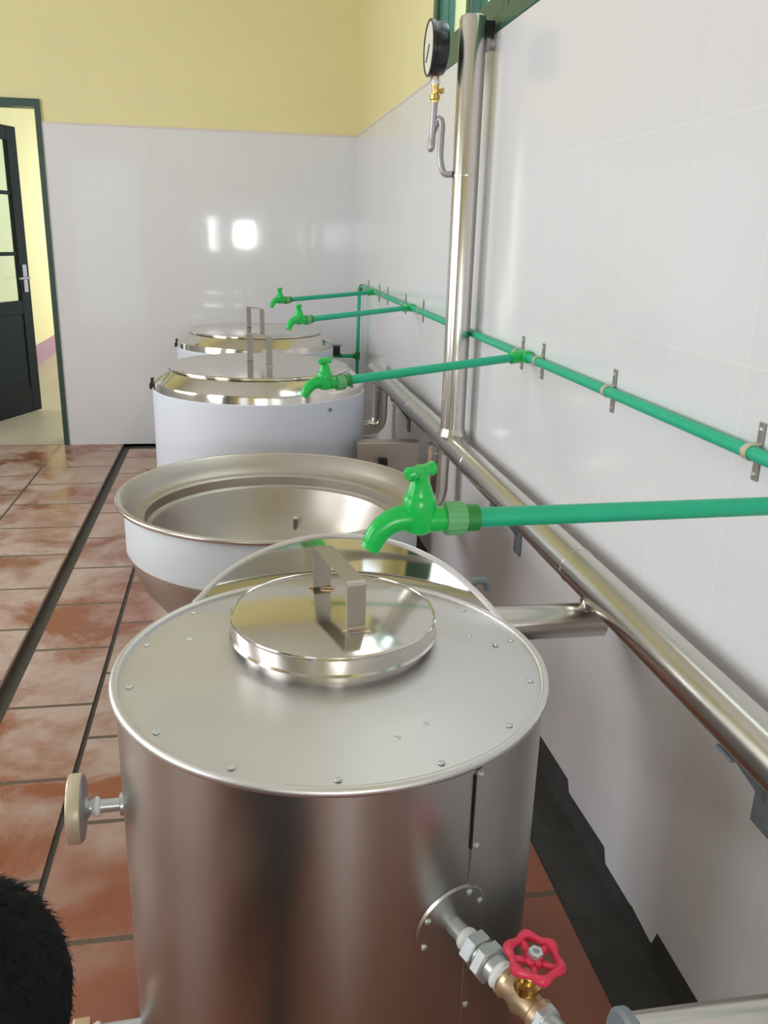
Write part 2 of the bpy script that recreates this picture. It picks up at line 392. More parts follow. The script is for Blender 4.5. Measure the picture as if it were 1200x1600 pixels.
for n, y in ((2, 0.6), (3, 3.4)):
    b = B()
    for (a0, a1, c0, c1) in ((y-.87, y-.8, 1.03, 2.87), (y+.8, y+.87, 1.03, 2.87), (y-.8, y+.8, 1.03, 1.1), (y-.8, y+.8, 2.8, 2.87), (y-.03, y+.03, 1.1, 2.8), (y-.8, y+.8, 1.93, 1.97)):
        box(b, XL, XL+0.03, a0, a1, c0, c1, .004)
    struct(obj('window_%d' % n, b, 'gframe', smooth=False))
b = B()
box(b, XL, XL+.03, -1.56, -.30, 1.03, 2.87)
for k in range(2):
    y0 = -1.54+k*.62
    for (a0, a1, c0, c1) in ((y0, y0+.07, 1.06, 2.84), (y0+.53, y0+.6, 1.06, 2.84), (y0+.07, y0+.53, 1.06, 1.14), (y0+.07, y0+.53, 2.76, 2.84), (y0+.07, y0+.53, 1.9, 1.98)): box(b, XL+.03, XL+.05, a0, a1, c0, c1)
    for j in range(26): box(b, XL+.03, XL+.044, y0+.08, y0+.52, 1.16+j*.061, 1.20+j*.061)
struct(obj('window_5', b, 'gframe', smooth=False))
b = B()
for (a0, a1, c0, c1) in ((-.41, -.37, 1.1, 1.7), (-.21, .02, 1.1, 1.7), (.38, .43, 1.1, 1.7), (-.37, -.21, 1.1, 1.14), (-.37, -.21, 1.66, 1.7), (.02, .38, 1.1, 1.19), (.02, .38, 1.61, 1.7)):
    box(b, a0, a1, YF, YF+0.03, c0, c1)
struct(obj('window_4', b, 'gframe', smooth=False))
# corridor beyond the doorway: yellow wall with a purple skirting
b = B(); box(b, -2.40, -2.15, 7.9, 13.5, 0, 4.2); box(b, -2.4, 1.0, 13.5, 13.7, 0, 4.2); struct(obj('wall_corridor', b, 'yellow', smooth=False))
b = B(); box(b, -4.6, 0.9, 6.35, 13.5, 4.2, 4.3); struct(obj('ceiling_corridor', b, 'ceil', smooth=False))
b = B(); box(b, -2.15, -2.135, 7.9, 13.5, -0.003, 0.20); struct(obj('baseboard_corridor', b, 'purple', smooth=False))

# ------------------------------------------------------------------ door in the back wall: frame and the leaf standing open beyond it
b = B()
box(b, DX1-0.024, DX1+0.008, YB-0.02, YB+0.10, 0.002, DZ-0.034); box(b, DX0-0.008, DX0+0.024, YB-0.02, YB+0.10, 0.002, DZ-0.034)
box(b, DX0-0.008, DX1+0.008, YB-0.02, YB+0.10, DZ-0.034, DZ+0.012)
fr = struct(obj('door_1', b, 'doorframe', smooth=False))
HX, HY = -2.09, 6.20; EX, EY = -1.60, 7.38
ang = math.atan2(EY-HY, EX-HX); Ld = math.hypot(EX-HX, EY-HY)-.35
HX2, HY2 = EX-Ld*math.cos(ang), EY-Ld*math.sin(ang)
leaf = thing('door_leaf', 'dark green glazed door leaf standing open beyond the doorway in the back wall', 'door', (HX2, HY2, 0.0), ang)
T = 0.02
b = B()
box(b, 0, 0.10, -T, T, 0.012, 2.15, .004); box(b, Ld-0.115, Ld, -T, T, 0.012, 2.15, .004)
box(b, 0.10, Ld-0.115, -T, T, 2.05, 2.15, .004); box(b, 0.10, Ld-0.115, -T, T, 0.79, 0.89, .004); box(b, 0.10, Ld-0.115, -T, T, 0.012, 0.2, .004)
obj('door_frame', b, 'dgreen', leaf, smooth=False)
b = B(); box(b, 0.10, Ld-0.115, -.012, .012, 0.2, 0.79); box(b, 0.16, Ld-0.175, -.017, .017, 0.26, 0.73, .004); obj('lower_panel', b, 'dgreen', leaf, smooth=False)
for z in (1.24, 1.68):
    b = B(); box(b, 0.10, Ld-0.115, -.014, .014, z-.014, z+.014, .003)
    obj('glazing_bar', b, 'dgreen', leaf, smooth=False)
b = B(); box(b, 0.10, Ld-0.115, -.003, .003, 0.89, 2.05); obj('glass_pane', b, 'glass', leaf, smooth=False)
b = B(); box(b, Ld-.085, Ld-.035, -T-.008, -T, 0.95, 1.16, .004); h = obj('lock_plate', b, 'greypipe', leaf, smooth=False)
b = B(); tube(b, rounded([(Ld-.06, -T-.006, 1.06), (Ld-.06, -T-.05, 1.06), (Ld-.19, -T-.05, 1.06)], .02), .009, 12); obj('handle', b, 'greypipe', h)

# ------------------------------------------------------------------ nearest tank: jacketed drum with rim, collar, lid, drain valve and side gauge
TX, TY, TR, TZ = 0.152, 1.325, 0.361, 0.745
tank = thing('steel_tank', 'galvanized steel drum tank in the foreground with a small round lid on top', 'tank', (TX, TY, 0))
b = B(); lathe(b, [(0, .04), (TR-.01, .04), (TR, .05), (TR, TZ-.004), (TR-.003, TZ-.001)], 128); obj('body', b, 'body', tank)
b = B(); lathe(b, [(TR-.003, TZ-.001), (TR-.02, TZ), (0.24, TZ+.006), (0.21, TZ+.008), (0, TZ+.008)], 128); obj('top_plate', b, 'galv', tank)
b = B(); torus(b, TR+.001, .0078, TZ, 128, 12); obj('rim_bead', b, 'galv', tank, label='bright rolled rim bead')
# raised splash collar at the back of the rim
keys = [(19, 0), (28, .022), (38, .045), (47, .070), (63, .098), (72, .104), (80, .106), (88, .104), (97, .096), (105, .082), (118, .052), (126, .026), (133, 0)]
def collar_h(a):
    for (a0, h0), (a1, h1) in zip(keys, keys[1:]):
        if a0 <= a <= a1:
            t = (a-a0)/(a1-a0); return h0+(h1-h0)*t
    return 0
b = B(); rg = []; top = []
hs_raw = [collar_h(19+114*k/90) for k in range(91)]
hs = [sum(hs_raw[max(0, min(90, k+j))] for j in range(-4, 5))/9 if 0 < k < 90 else 0 for k in range(91)]
for k in range(91):
    a = math.radians(19+114*k/90); h = max(hs[k], .0005); z = TZ-.002
    c, s = math.cos(a), math.sin(a); h *= .89; lean = .38*h; ro, ri = TR+.003, TR-.001
    rg.append([b.verts.new((ri*c, ri*s, z)), b.verts.new(((ri+lean)*c, (ri+lean)*s, z+h)), b.verts.new(((ro+lean)*c, (ro+lean)*s, z+h)), b.verts.new((ro*c, ro*s, z))])
    top.append(V((TR+.001+lean)*c, (TR+.001+lean)*s, z+h))
for p, q in zip(rg, rg[1:]):
    for k in range(4): b.faces.new((p[k], p[(k+1) % 4], q[(k+1) % 4], q[k]))
b.faces.new(rg[0]); b.faces.new(rg[-1][::-1])
col = obj('splash_collar', b, 'mirror', tank, label='raised mirror-bright collar at the back of the rim')
b = B(); tube(b, top, .0060, 10); obj('collar_bead', b, 'galv', col)
# rivets on the top plate and under the rim
rp = None
def add_rivet(x, y, z):
    global rp
    if rp is None:
        b = B(); lathe(b, [(.0055, 0), (.005, .0018), (.003, .003), (0, .0034)], 12); rp = obj('rivet', b, 'zinc', tank)
        o = rp
    else:
        o = rp.copy(); C.objects.link(o); o.parent = tank
    o.location = (x, y, z); return o
for k in range(14):
    a = math.radians(-95+k*360/14); add_rivet(.337*math.cos(a), .337*math.sin(a), TZ+.001)
for a, r in ((15, .27), (35, .25), (5, .30), (155, .27), (-62, .25), (-75, .26)):
    a = math.radians(a); add_rivet(r*math.cos(a), r*math.sin(a), TZ+.004)
# vertical lap seam down the front right of the shell
b = B(); a0 = math.radians(-60.5)
prof = [(-.030, .0004), (-.026, .0022), (.004, .0022), (.006, .0004)]
r0 = []
for z in (.06, TZ-.012):
    r0.append([b.verts.new(((TR+h)*math.cos(a0+s), (TR+h)*math.sin(a0+s), z)) for s, h in prof])
for k in range(3): b.faces.new((r0[0][k], r0[0][k+1], r0[1][k+1], r0[1][k]))
obj('lap_seam', b, 'body', tank, smooth=False)
b = B(); tube(b, [((TR+.0022)*math.cos(a0-.031), (TR+.0022)*math.sin(a0-.031), z) for z in (.60, .725)], .0016, 8)
obj('seam_gap', b, 'rubber', tank, label='thin dark line beside the seam')
for z in (.722, .60, .30):
    o = add_rivet((TR+.002)*math.cos(a0), (TR+.002)*math.sin(a0), z); o.rotation_euler = (0, PI/2, a0)
# loose lid with skirt and strap handle
LX, LY, LZ, LR = 0.163-TX, 1.412-TY, 0.803, 0.184
b = B(); lathe(b, [(0, LZ), (LR-.006, LZ), (LR-.001, LZ-.002), (LR, LZ-.006), (LR, LZ-.030), (LR+.003, LZ-.034), (LR-.004, LZ-.037), (LR-.006, LZ-.030), (LR-.006, LZ-.006), (0, LZ-.006)], 96)
lid = obj('lid', b, 'polished', tank, label='small round bright steel lid'); lid.location = (LX, LY, 0)
b = B(); torus(b, LR-.002, .003, LZ-.001, 96, 8); o = obj('lid_edge', b, 'polished', lid)
b = B(); lathe(b, [(LR-.012, TZ+.002), (LR-.012, LZ-.008), (LR-.016, LZ-.008), (LR-.016, TZ+.002)], 96); o = obj('lid_neck', b, 'polished', tank); o.location = (LX, LY, 0)
def strap_handle(parent, p0, p1, h, wd, th, z, mat='steel'):
    p0, p1 = Vector((*p0, z)), Vector((*p1, z)); d = (p1-p0).normalized(); side = d.cross(V(0, 0, 1))
    up = V(0, 0, h)
    b = B(); strap(b, [p0-d*.016+V(0, 0, .002), p0-d*.003+V(0, 0, .002), p0+V(0, 0, .006), p0+up-V(0, 0, .006), p0+up-V(0, 0, .0015)+d*.0015, p0+up+d*.006, p1+up-d*.006, p1+up-V(0, 0, .0015)-d*.0015, p1+up-V(0, 0, .006), p1+V(0, 0, .006), p1+d*.003+V(0, 0, .002), p1+d*.016+V(0, 0, .002)], side, wd, th)
    return obj('handle', b, mat, parent, smooth=False)
hd = strap_handle(lid, (0.152-TX-LX, 1.515-TY-LY), (0.192-TX-LX, 1.330-TY-LY), .088, .034, .003, LZ)
for p in ((0.152-TX-LX, 1.515-TY-LY), (0.192-TX-LX, 1.330-TY-LY)):
    b = B(); d = Vector((.21, -.98, 0)) if p[1] < 0 else Vector((-.21, .98, 0))
    q = V(p[0], p[1], LZ)+d*.006
    box(b, -.024, .024, -.005, .005, 0, .0035, .001); o = obj('weld_mark', b, 'bronze', hd, smooth=False, label='brown weld mark at the handle foot'); o.location = q; o.rotation_euler = (0, 0, -.21)
# drain valve on the front right: plate, nipple, tape, union, valve body, bonnet, red wheel
va = math.radians(-66.3); vd = V(math.cos(va), math.sin(va), 0); vz = 0.476
vp = vd*TR+V(0, 0, vz)
val = B(); cyl(val, vp-vd*.004, vd, .0135, .05)
val = obj('drain_valve', val, 'zinc', tank)
b = B(); NA = 40
inner, outer = [], []
for k in range(NA):
    t = 2*PI*k/NA
    for lst, rr, hh in ((inner, .062, .0035), (outer, .066, .0006)):
        a = va+rr*math.cos(t)/TR; lst.append(b.verts.new(((TR+hh)*math.cos(a), (TR+hh)*math.sin(a), vz+rr*math.sin(t))))
grid = [[b.verts.new(((TR+.0035)*math.cos(va+q*math.cos(2*PI*k/NA)/TR), (TR+.0035)*math.sin(va+q*math.cos(2*PI*k/NA)/TR), vz+q*math.sin(2*PI*k/NA))) for k in range(NA)] for q in (.042, .022, .008)]
rings = [outer, inner]+grid
for p, q in zip(rings, rings[1:]):
    for k in range(NA): b.faces.new((p[k], p[(k+1) % NA], q[(k+1) % NA], q[k]))
b.faces.new(grid[-1])
pl = obj('cover_plate', b, 'body', tank)
for t in (60, 150, 200, 20, 290):
    q = .054; a = va+q*math.cos(math.radians(t))/TR
    o = add_rivet((TR+.003)*math.cos(a), (TR+.003)*math.sin(a), vz+q*math.sin(math.radians(t))); o.rotation_euler = (0, PI/2, a)
def along(s): return vp+vd*s
b = B(); disc(b, along(.030), vd, [(0, 0), (.0165, 0), (.0180, .004), (.0165, .010), (.0182, .014), (.0160, .018), (0, .018)], 28); obj('thread_tape', b, 'tape', val, label='white thread tape')
b = B(); hexa(b, along(.048), vd, .027, .020); cyl(b, along(.068), vd, .021, .006); obj('union_nut', b, 'zinc', val)
b = B(); hexa(b, along(.076), vd, .030, .016); cyl(b, along(.092), vd, .020, .016); obj('union_nut', b, 'zinc', val)
b = B(); disc(b, along(.106), vd, [(0, 0), (.0195, 0), (.0215, .003), (.0195, .006), (.0185, .009), (.0215, .013), (.0195, .016), (0, .016)], 28); obj('thread_tape', b, 'tape', val, label='white thread tape')
b = B(); tube(b, [along(s) for s in (.120, .126, .130, .142, .155, .168, .180, .184, .194)], [.021, .023, .019, .0195, .024, .0195, .019, .023, .022], 28)
vb = obj('valve_body', b, 'bronze', val)
b = B(); hexa(b, along(.192), vd, .024, .012); cyl(b, along(.2), vd, .017, .04); obj('outlet', b, 'zinc', val)
up = (V(0, 0, 1) + vd*.10 + V(.06, 0, 0)).normalized(); bc = along(.155)
def upp(s): return bc+up*s
b = B(); tube(b, [upp(s) for s in (.010, .024, .026, .034, .036, .046, .05)], [.016, .0155, .019, .019, .012, .012, .009], 16); obj('bonnet', b, 'brass', val, label='brass bonnet')
b = B(); tube(b, [upp(.046), upp(.088)], .0045, 12); hexa(b, upp(.080), up, .010, .008); obj('stem', b, 'zinc', val)
# handwheel with scalloped rim and spokes
b = B(); mw = aim(upp(.076), up); NS = 72; RW, RM = .033, .0062
rings = []
for k in range(NS):
    t = 2*PI*k/NS; R0 = RW+.0024*math.cos(6*t); rr = RM*(1+.22*math.cos(6*t))
    rings.append([b.verts.new(mw @ V((R0+rr*math.cos(2*PI*j/10))*math.cos(t), (R0+rr*math.cos(2*PI*j/10))*math.sin(t), rr*math.sin(2*PI*j/10))) for j in range(10)])
for k in range(NS):
    p, q = rings[k], rings[(k+1) % NS]
    for j in range(10): b.faces.new((p[j], q[j], q[(j+1) % 10], p[(j+1) % 10]))
wheel = obj('handwheel', b, 'red', val, label='red scalloped handwheel')
# hub and spokes belong to the wheel casting
t = bmesh.new(); t.from_mesh(wheel.data)
lathe(t, [(0, -.008), (.013, -.008), (.014, -.004), (.012, .001), (0, .002)], 24, mat=mw)
for k in range(5):
    a = 2*PI*k/5+.3
    tube(t, [mw @ V(.010*math.cos(a), .010*math.sin(a), -.004), mw @ V(.031*math.cos(a), .031*math.sin(a), -.001)], [.0055, .005], 10)
bmesh.ops.recalc_face_normals(t, faces=t.faces[:])
for f in t.faces: f.smooth = True
t.to_mesh(wheel.data); t.free()
# side fitting on the left with a round gauge seen edge-on
gz = 0.500; gp = V(-TR, -.01, gz); gd = V(-1, -.06, .02).normalized()
b = B(); cyl(b, gp+gd*-.004, gd, .0115, .075); ga = obj('side_gauge', b, 'zinc', tank)
b = B(); cyl(b, gp, gd, .020, .008); obj('flange', b, 'zinc', ga)
b = B(); disc(b, gp+gd*.040, gd, [(0, 0), (.012, 0), (.0165, .003), (.0175, .007), (.0155, .011), (.012, .014), (0, .014)], 24); obj('thread_tape', b, 'tape', ga, label='white thread tape')
b = B(); disc(b, gp+gd*.058, gd, [(0, 0), (.016, 0), (.020, .006), (.052, .008), (.056, .011), (.056, .013)], 56); obj('gauge_back', b, 'greypipe', ga)
b = B(); disc(b, gp+gd*.058, gd, [(.0555, .011), (.0575, .012), (.0585, .016), (.0585, .031), (.0565, .034), (.052, .034), (.052, .028), (0, .028)], 56); obj('gauge_rim', b, 'paleband', ga, label='pale rim of the round gauge')
# lower left outlet
b = B(); lp = V(-TR*.985, -.06, .056); ld = V(-1, -.05, 0).normalized()
cyl(b, lp-ld*.004, ld, .0125, .10); lo = obj('lower_outlet', b, 'zinc', tank)
b = B(); disc(b, lp+ld*.070, ld, [(0, 0), (.015, 0), (.018, .005), (.015, .014), (0, .014)], 24); obj('thread_tape', b, 'tape', lo, label='white thread tape')
b = B(); hexa(b, lp+ld*.088, ld, .028, .03); obj('end_cap', b, 'bronze', lo)
# overflow hook at the back right
b = B(); tube(b, rounded([(.26, .295, .60), (.305, .335, .60), (.355, .40, .61), (.36, .41, .712), (.396, .41, .714), (.400, .41, .690)], .03), .0085, 14)
obj('overflow_hook', b, 'bracket', tank, label='small grey hooked pipe behind the rim')
for k in range(4):
    a = PI/4+k*PI/2; b = B(); tube(b, [(.28*math.cos(a), .28*math.sin(a), 0), (.28*math.cos(a), .28*math.sin(a), .045)], .02, 16); obj('foot', b, 'rubber', tank)

# ------------------------------------------------------------------ wide open pan
PX, PY, ZR = 0.105, 2.52, 0.70
pan = thing('boiling_pan', 'wide open stainless pan with a flared rim and white film band, behind the lidded drum', 'pan', (PX, PY, 0))
b = B(); lathe(b, [(0, .25), (.12, .255), (.24, .29), (.34, .365), (.405, .45), (.432, .53), (.437, .56), (.437, .685), (.452, .694), (.456, .698), (.456, .704), (.450, .705),
    (.442, .700), (.425, .672), (.410, .655), (.398, .648), (.388, .645), (.383, .640), (.381, .612), (.376, .606), (.368, .603), (.362, .590), (.340, .525), (.28, .44), (.18, .385), (.08, .365), (0, .362)], 128)
obj('bowl', b, 'steel', pan)
b = B(); torus(b, .4565, .0085, ZR, 128, 12); obj('rim', b, 'clad', pan)
b = B(); lathe(b, [(.4375, .548), (.4395, .552), (.4395, .684), (.4375, .686)], 128); obj('film_band', b, 'panfilm', pan, label='white protective film band')
b = B(); tube(b, [(.085, .30, .47), (.085, .30, .512), (.085, .298, .516)], .009, 12); obj('reflection_pin', b, 'clad', pan)  # added pin, stands in for a small upright reflection in the bowl
for k in range(3):
    a = PI/6+k*2*PI/3+PI/3; c, s = math.cos(a), math.sin(a)
    b = B(); tube(b, [(.30*c, .30*s, 0), (.30*c, .30*s, .335)], .022, 16); disc(b, (.30*c, .30*s, 0), (0, 0, 1), [(0, 0), (.04, 0), (.04, .008), (0, .008)], 20)
    obj('leg', b, 'clad', pan)

# ------------------------------------------------------------------ two lidded kettles
def make_kettle(loc, label):
    k = thing('jacketed_kettle', label, 'kettle', loc, 0, 'lidded kettles along the wall')
    b = B(); lathe(b, [(0, .17), (.15, .18), (.30, .225), (.40, .30), (.448, .39), (.457, .44), (.457, .826), (.454, .836), (.446, .842), (.400, .880), (.392, .884), (0, .884)], 128); obj('body', b, 'polished', k)
    b = B(); lathe(b, [(.457, .40), (.4595, .405), (.4595, .800), (.457, .803)], 128); obj('film_wrap', b, 'film', k, label='white protective film around the body')
    b = B(); lathe(b, [(0, .900), (.375, .896), (.384, .897), (.390, .894), (.391, .889), (.387, .885), (0, .885)], 128); ld = obj('lid', b, 'polished', k)
    ang = math.radians(-65); dx, dy = .092*math.cos(ang), .092*math.sin(ang)
    strap_handle(ld, (-dx, -dy), (dx, dy), .125, .028, .003, .897)
    b = B(); box(b, -.474, -.455, -.014, .014, .79, .815, .003); box(b, -.468, -.448, -.010, .010, .815, .838, .003); obj('hinge_block', b, 'rubber', k, smooth=False)
    b = B(); cyl(b, (.27, -.3747, .768), (.585, -.811, 0), .008, .006); obj('film_stud', b, 'bracket', k)
    for j in range(3):
        a = PI/2+j*2*PI/3; c, s = math.cos(a), math.sin(a)
        b = B(); tube(b, [(.34*c, .34*s, 0), (.34*c, .34*s, .26)], .024, 16); disc(b, (.34*c, .34*s, 0), (0, 0, 1), [(0, 0), (.045, 0), (.045, .008), (0, .008)], 20); obj('leg', b, 'clad', k)
    return k
k2 = make_kettle((0.105, 3.82, 0), 'white wrapped lidded kettle directly behind the open pan')
k3 = dup(k2, (0.124, 5.24, 0), math.radians(-2), 'lidded steel kettle farthest away, in front of the back wall')
for ch in k3.children:
    if ch.name.startswith('film_stud'): bpy.data.objects.remove(ch); break

# steel support stand between pan and kettle, near the wall
st = thing('support_stand', 'stainless steel support stand by the right wall beside the white wrapped kettle', 'stand', (0.66, 3.55, 0))
b = B(); box(b, -.17, .10, -.10, -.03, .0, .625, .004); obj('stand_body', b, 'steel', st, smooth=False)
b = B(); box(b, -.080, -.042, -.118, -.101, .495, .56, .004); obj('latch', b, 'rubber', st, smooth=False)

# ------------------------------------------------------------------ steam pipes
SX, SZ, SR = 0.758, 0.741, 0.043
sp = thing('steam_pipe', 'thick stainless steel pipe running low along the right wall', 'pipe', (SX, 0, SZ))
b = B(); tube(b, [(0, y, 0) for y in (-1.9, -1.898, 4.70, 4.712)], [.03, SR, SR, .03], 48); obj('pipe_run', b, 'clad', sp)
sb = None
for y in (0.78, 1.725, 2.644, 3.583, 4.45):
    b = B(); lathe(b, [(SR-.001, -.004), (SR+.0012, -.002), (SR+.0012, .002), (SR-.001, .004)], 48, mat=aim((0, y, 0), (0, 1, 0))); obj('joint_band', b, 'clad', sp)
def branch(y, x0):
    b = B(); tube(b, [(x0, y, -.087), (x0+.004, y, -.087), (.026, y, -.087), (.028, y, -.087)], [.034, .038, .038, .034], 40); o = obj('branch_pipe', b, 'clad', sp)
    b = B(); tube(b, [(0, y, -.085), (0, y, -.02)], .026, 24); obj('branch_neck', b, 'polished', o)
    return o
branch(1.63, .345-SX)
o = branch(.615, .385-SX)
b = B(); disc(b, (.385-SX-.012, .615, -.087), (1, 0, 0), [(0, 0), (.040, 0), (.044, .004), (.044, .012), (.040, .014), (0, .014)], 32); obj('end_flange', b, 'bracket', o, label='dark end flange')
# riser pipe up to the high window
rs = thing('riser_pipe', 'tall vertical stainless steel pipe rising beside the right wall to the window', 'pipe', (SX, 2.925, SZ))
b = B(); tube(b, [(0, 0, .03), (0, 0, 1.352), (0, 0, 1.362), (0, 0, 1.366)], [SR, SR, SR-.004, SR-.012], 48); obj('pipe_run', b, 'clad', rs)
b = B(); lathe(b, [(SR-.001, .896), (SR+.0012, .898), (SR+.0012, .902), (SR-.001, .904)], 48); obj('joint_band', b, 'clad', rs)
b = B(); lathe(b, [(SR+.008, 0), (SR+.004, .012), (SR-.001, .03)], 48, mat=Matrix.Translation((0, 0, .036))); obj('weld_collar', b, 'clad', rs)
b = B(); tube(b, [(.03, .0, 1.29), (.075, .0, 1.29)], .019, 20); hexa(b, (.040, 0, 1.29), (1, 0, 0), .026, .014)
wb = obj('wall_stay', b, 'greypipe', rs)
b = B(); box(b, .028, .066, -.022, .022, 1.305, 1.352, .004); obj('stay_clamp', b, 'black', wb, smooth=False)
# elbows down to the vessels
def elbow(label, pts, rad, n):
    e = thing('steam_elbow', label, 'pipe', pts[0], 0, 'steam elbows under the wall pipe')
    o0 = Vector(pts[0])
    b = B(); tube(b, [p-o0 for p in rounded(pts, .15, n)], rad, 28); obj('bend', b, 'polished', e)
    p = Vector(pts[0])-o0
    b = B(); lathe(b, [(rad-.001, -.034), (rad+.0015, -.032), (rad+.0015, -.028), (rad-.001, -.026)], 28); obj('weld_ring', b, 'clad', e)
elbow('polished steel elbow pipe dropping from the wall pipe beside the open pan', [(.748, 3.08, .706), (.745, 3.08, .47), (.62, 3.05, .45), (.40, 2.86, .46)], .045, 3)
elbow('polished steel elbow pipe dropping from the wall pipe beside the white wrapped kettle', [(.748, 4.45, .706), (.745, 4.45, .47), (.62, 4.42, .46), (.43, 4.16, .47)], .045, 3)
# wall brackets carrying the steam pipe
bl = ['grey steel pipe bracket under the wall pipe, nearest, at the right edge', 'grey steel pipe bracket under the wall pipe above the short branch pipe by the drum', 'grey steel pipe bracket under the wall pipe, farthest, beside the white wrapped kettle']
bp = None
for (y, lab) in ((1.055, bl[0]), (2.34, bl[1]), (4.05, bl[2])):
    if bp is None:
        bp = thing('pipe_bracket', lab, 'bracket', (XW-.0095, y, .74), 0, 'brackets under the steam pipe')
        b = B(); box(b, -.006, 0, -.028, .028, -.20, -.035, .0015); obj('wall_plate', b, 'bracket', bp, smooth=False)
        b = B(); box(b, -.095, -.006, -.022, .022, -.0505, -.0445, .001); obj('arm', b, 'bracket', bp, smooth=False)
        b = B(); t = [V(-.006, 0, -.15), V(-.080, 0, -.052), V(-.006, 0, -.052)]
        f0 = [b.verts.new(p+V(0, -.002, 0)) for p in t]; f1 = [b.verts.new(p+V(0, .002, 0)) for p in t]
        b.faces.new(f0); b.faces.new(f1[::-1])
        for k in range(3): b.faces.new((f0[k], f0[(k+1) % 3], f1[(k+1) % 3], f1[k]))
        obj('gusset', b, 'bracket', bp, smooth=False)
    else: dup(bp, (XW-.0095, y, .74), None, lab)

# ------------------------------------------------------------------ pressure gauge on its siphon
G0 = Vector((.7145, 2.925, 1.645))
pg = thing('pressure_gauge', 'black round pressure gauge on a bent siphon tube from the riser pipe', 'gauge', G0)
gx, gy = -.059, .045
pts = [(0, 0, 0), (-.026, .012, .004), (-.038, .02, .045), (-.036, .03, .11), (-.034, .035, .15), (-.042, .04, .168), (-.052, .048, .15), (-.066, .05, .10), (-.0665, .045, .078), (-.0645, .04, .085), (-.062, gy, .12), (-.060, gy, .20), (gx, gy, .222)]
def smooth_path(P, n=6):
    P = [Vector(p) for p in P]; out = []
    for i in range(len(P)-1):
        a = P[max(i-1, 0)]; b_ = P[i]; c = P[i+1]; d = P[min(i+2, len(P)-1)]
        for k in range(n):
            t = k/n
            out.append(.5*((2*b_)+(c-a)*t+(2*a-5*b_+4*c-d)*t*t+(3*b_-a-3*c+d)*t**3))
    out.append(P[-1]); return out
b = B(); tube(b, smooth_path(pts), .0105, 16); obj('siphon_tube', b, 'greypipe', pg)
b = B(); tube(b, [(gx, gy, z) for z in (.215, .222, .225, .238, .241, .262, .265, .272)], [.012, .013, .0165, .0165, .010, .012, .013, .013], 16)
ck = obj('gauge_cock', b, 'brass', pg, label='brass cock')
b = B(); tube(b, [(gx, gy, .25), (gx+.022, gy-.004, .25)], .006, 12); box(b, gx+.018, gx+.026, gy-.018, gy+.012, .242, .258, .002); obj('cock_lever', b, 'brass', ck, smooth=False)
b = B(); disc(b, (gx, gy, .270), (0, 0, 1), [(0, 0), (.013, 0), (.0155, .006), (.013, .013), (0, .013)], 20); obj('thread_tape', b, 'tape', pg, label='white thread tape')
b = B(); hexa(b, (gx, gy, .282), (0, 0, 1), .012, .014); obj('connector', b, 'bronze', pg)
gc = Vector((gx, gy, .372)); gn = V(-1, .02, 0)
b = B(); disc(b, gc-gn*.028, gn, [(0, 0), (.066, 0), (.074, .004), (.0775, .010), (.0775, .040), (.0825, .044), (.0825, .055), (.078, .057), (.076, .050), (0, .050)], 64); obj('case', b, 'black', pg)
b = B(); disc(b, gc+gn*.0225, gn, [(0, 0), (.0755, 0), (.0755, .003), (0, .003)], 64); dl = obj('dial', b, 'dial', pg, label='cream dial face')
b = B(); m = aim(gc+gn*.0275, gn)
t = bmesh.new(); bmesh.ops.create_cube(t, size=1); merge(b, t, m @ Matrix.Rotation(.8, 4, 'Z') @ Matrix.Translation((.018, 0, 0)) @ Matrix.Diagonal((.062, .004, .002, 1)))
obj('pointer', b, 'black', dl, smooth=False)

# ------------------------------------------------------------------ green water line, branches, clips and taps
WX, WZ, WR = 0.8135, 1.133, 0.0118
wp = thing('water_pipe', 'green plastic water pipe running along the right wall with branches to the taps', 'pipe', (WX, 0, WZ))
YE = 5.66
b = B(); tube(b, [(0, -1.5, 0), (0, YE-.02, 0)], WR, 20); obj('main_run', b, 'pipe', wp)
b = B(); tube(b, rounded([(0, YE-.035, 0), (0, YE, 0), (-.012, YE, -.040)], .02, 6), WR*1.3, 18); obj('elbow_fitting', b, 'tapd', wp)
taps = [  # junction y, tap point, angle follows
    (0.955, V(.205, .924, 1.137)), (2.36, V(.226, 2.20, 1.083)), (4.02, V(.262, 3.60, 1.108)), (5.10, V(.243, 4.72, 1.105))]
for yj, tp in taps:
    j = V(0, yj, 0); e = tp-V(WX, 0, WZ); d = (e-j).normalized()
    b = B(); tube(b, [j, e-d*.040], WR, 20); o = obj('branch_run', b, 'pipe', wp)
    b = B(); tube(b, [j+d*.0, j+d*.012, j+d*.013, j+d*.048, j+d*.049], [WR*1.1, WR*1.35, WR*1.45, WR*1.45, WR*1.1], 20)
    tube(b, [j+V(0, -.030, 0), j+V(0, -.029, 0), j+V(0, .029, 0), j+V(0, .030, 0)], [WR*1.1, WR*1.45, WR*1.45, WR*1.1], 20); obj('tee_fitting', b, 'tap', o)
    b = B(); tube(b, [e-d*.072, e-d*.0715, e-d*.055, e-d*.0545], [WR*1.05, WR*1.38, WR*1.38, WR*1.2], 24); obj('ring_fitting', b, 'tapd', o)
b = B(); tube(b, [(-.012, YE, -.035), (-.020, YE, -.58)], WR, 20); dr = obj('drop_run', b, 'pipe', wp)
b = B(); tube(b, [(-.018, YE, -.42), (-.018, YE, -.47)], WR*1.45, 20); tube(b, [(-.018, YE, -.446), (-.05, YE, -.446)], WR*1.35, 20); obj('tee_fitting', b, 'tapd', dr)
b = B(); tube(b, [(-.05, YE, -.446), (-.125, YE-.01, -.446)], WR, 20); obj('branch_run', b, 'pipe', dr)
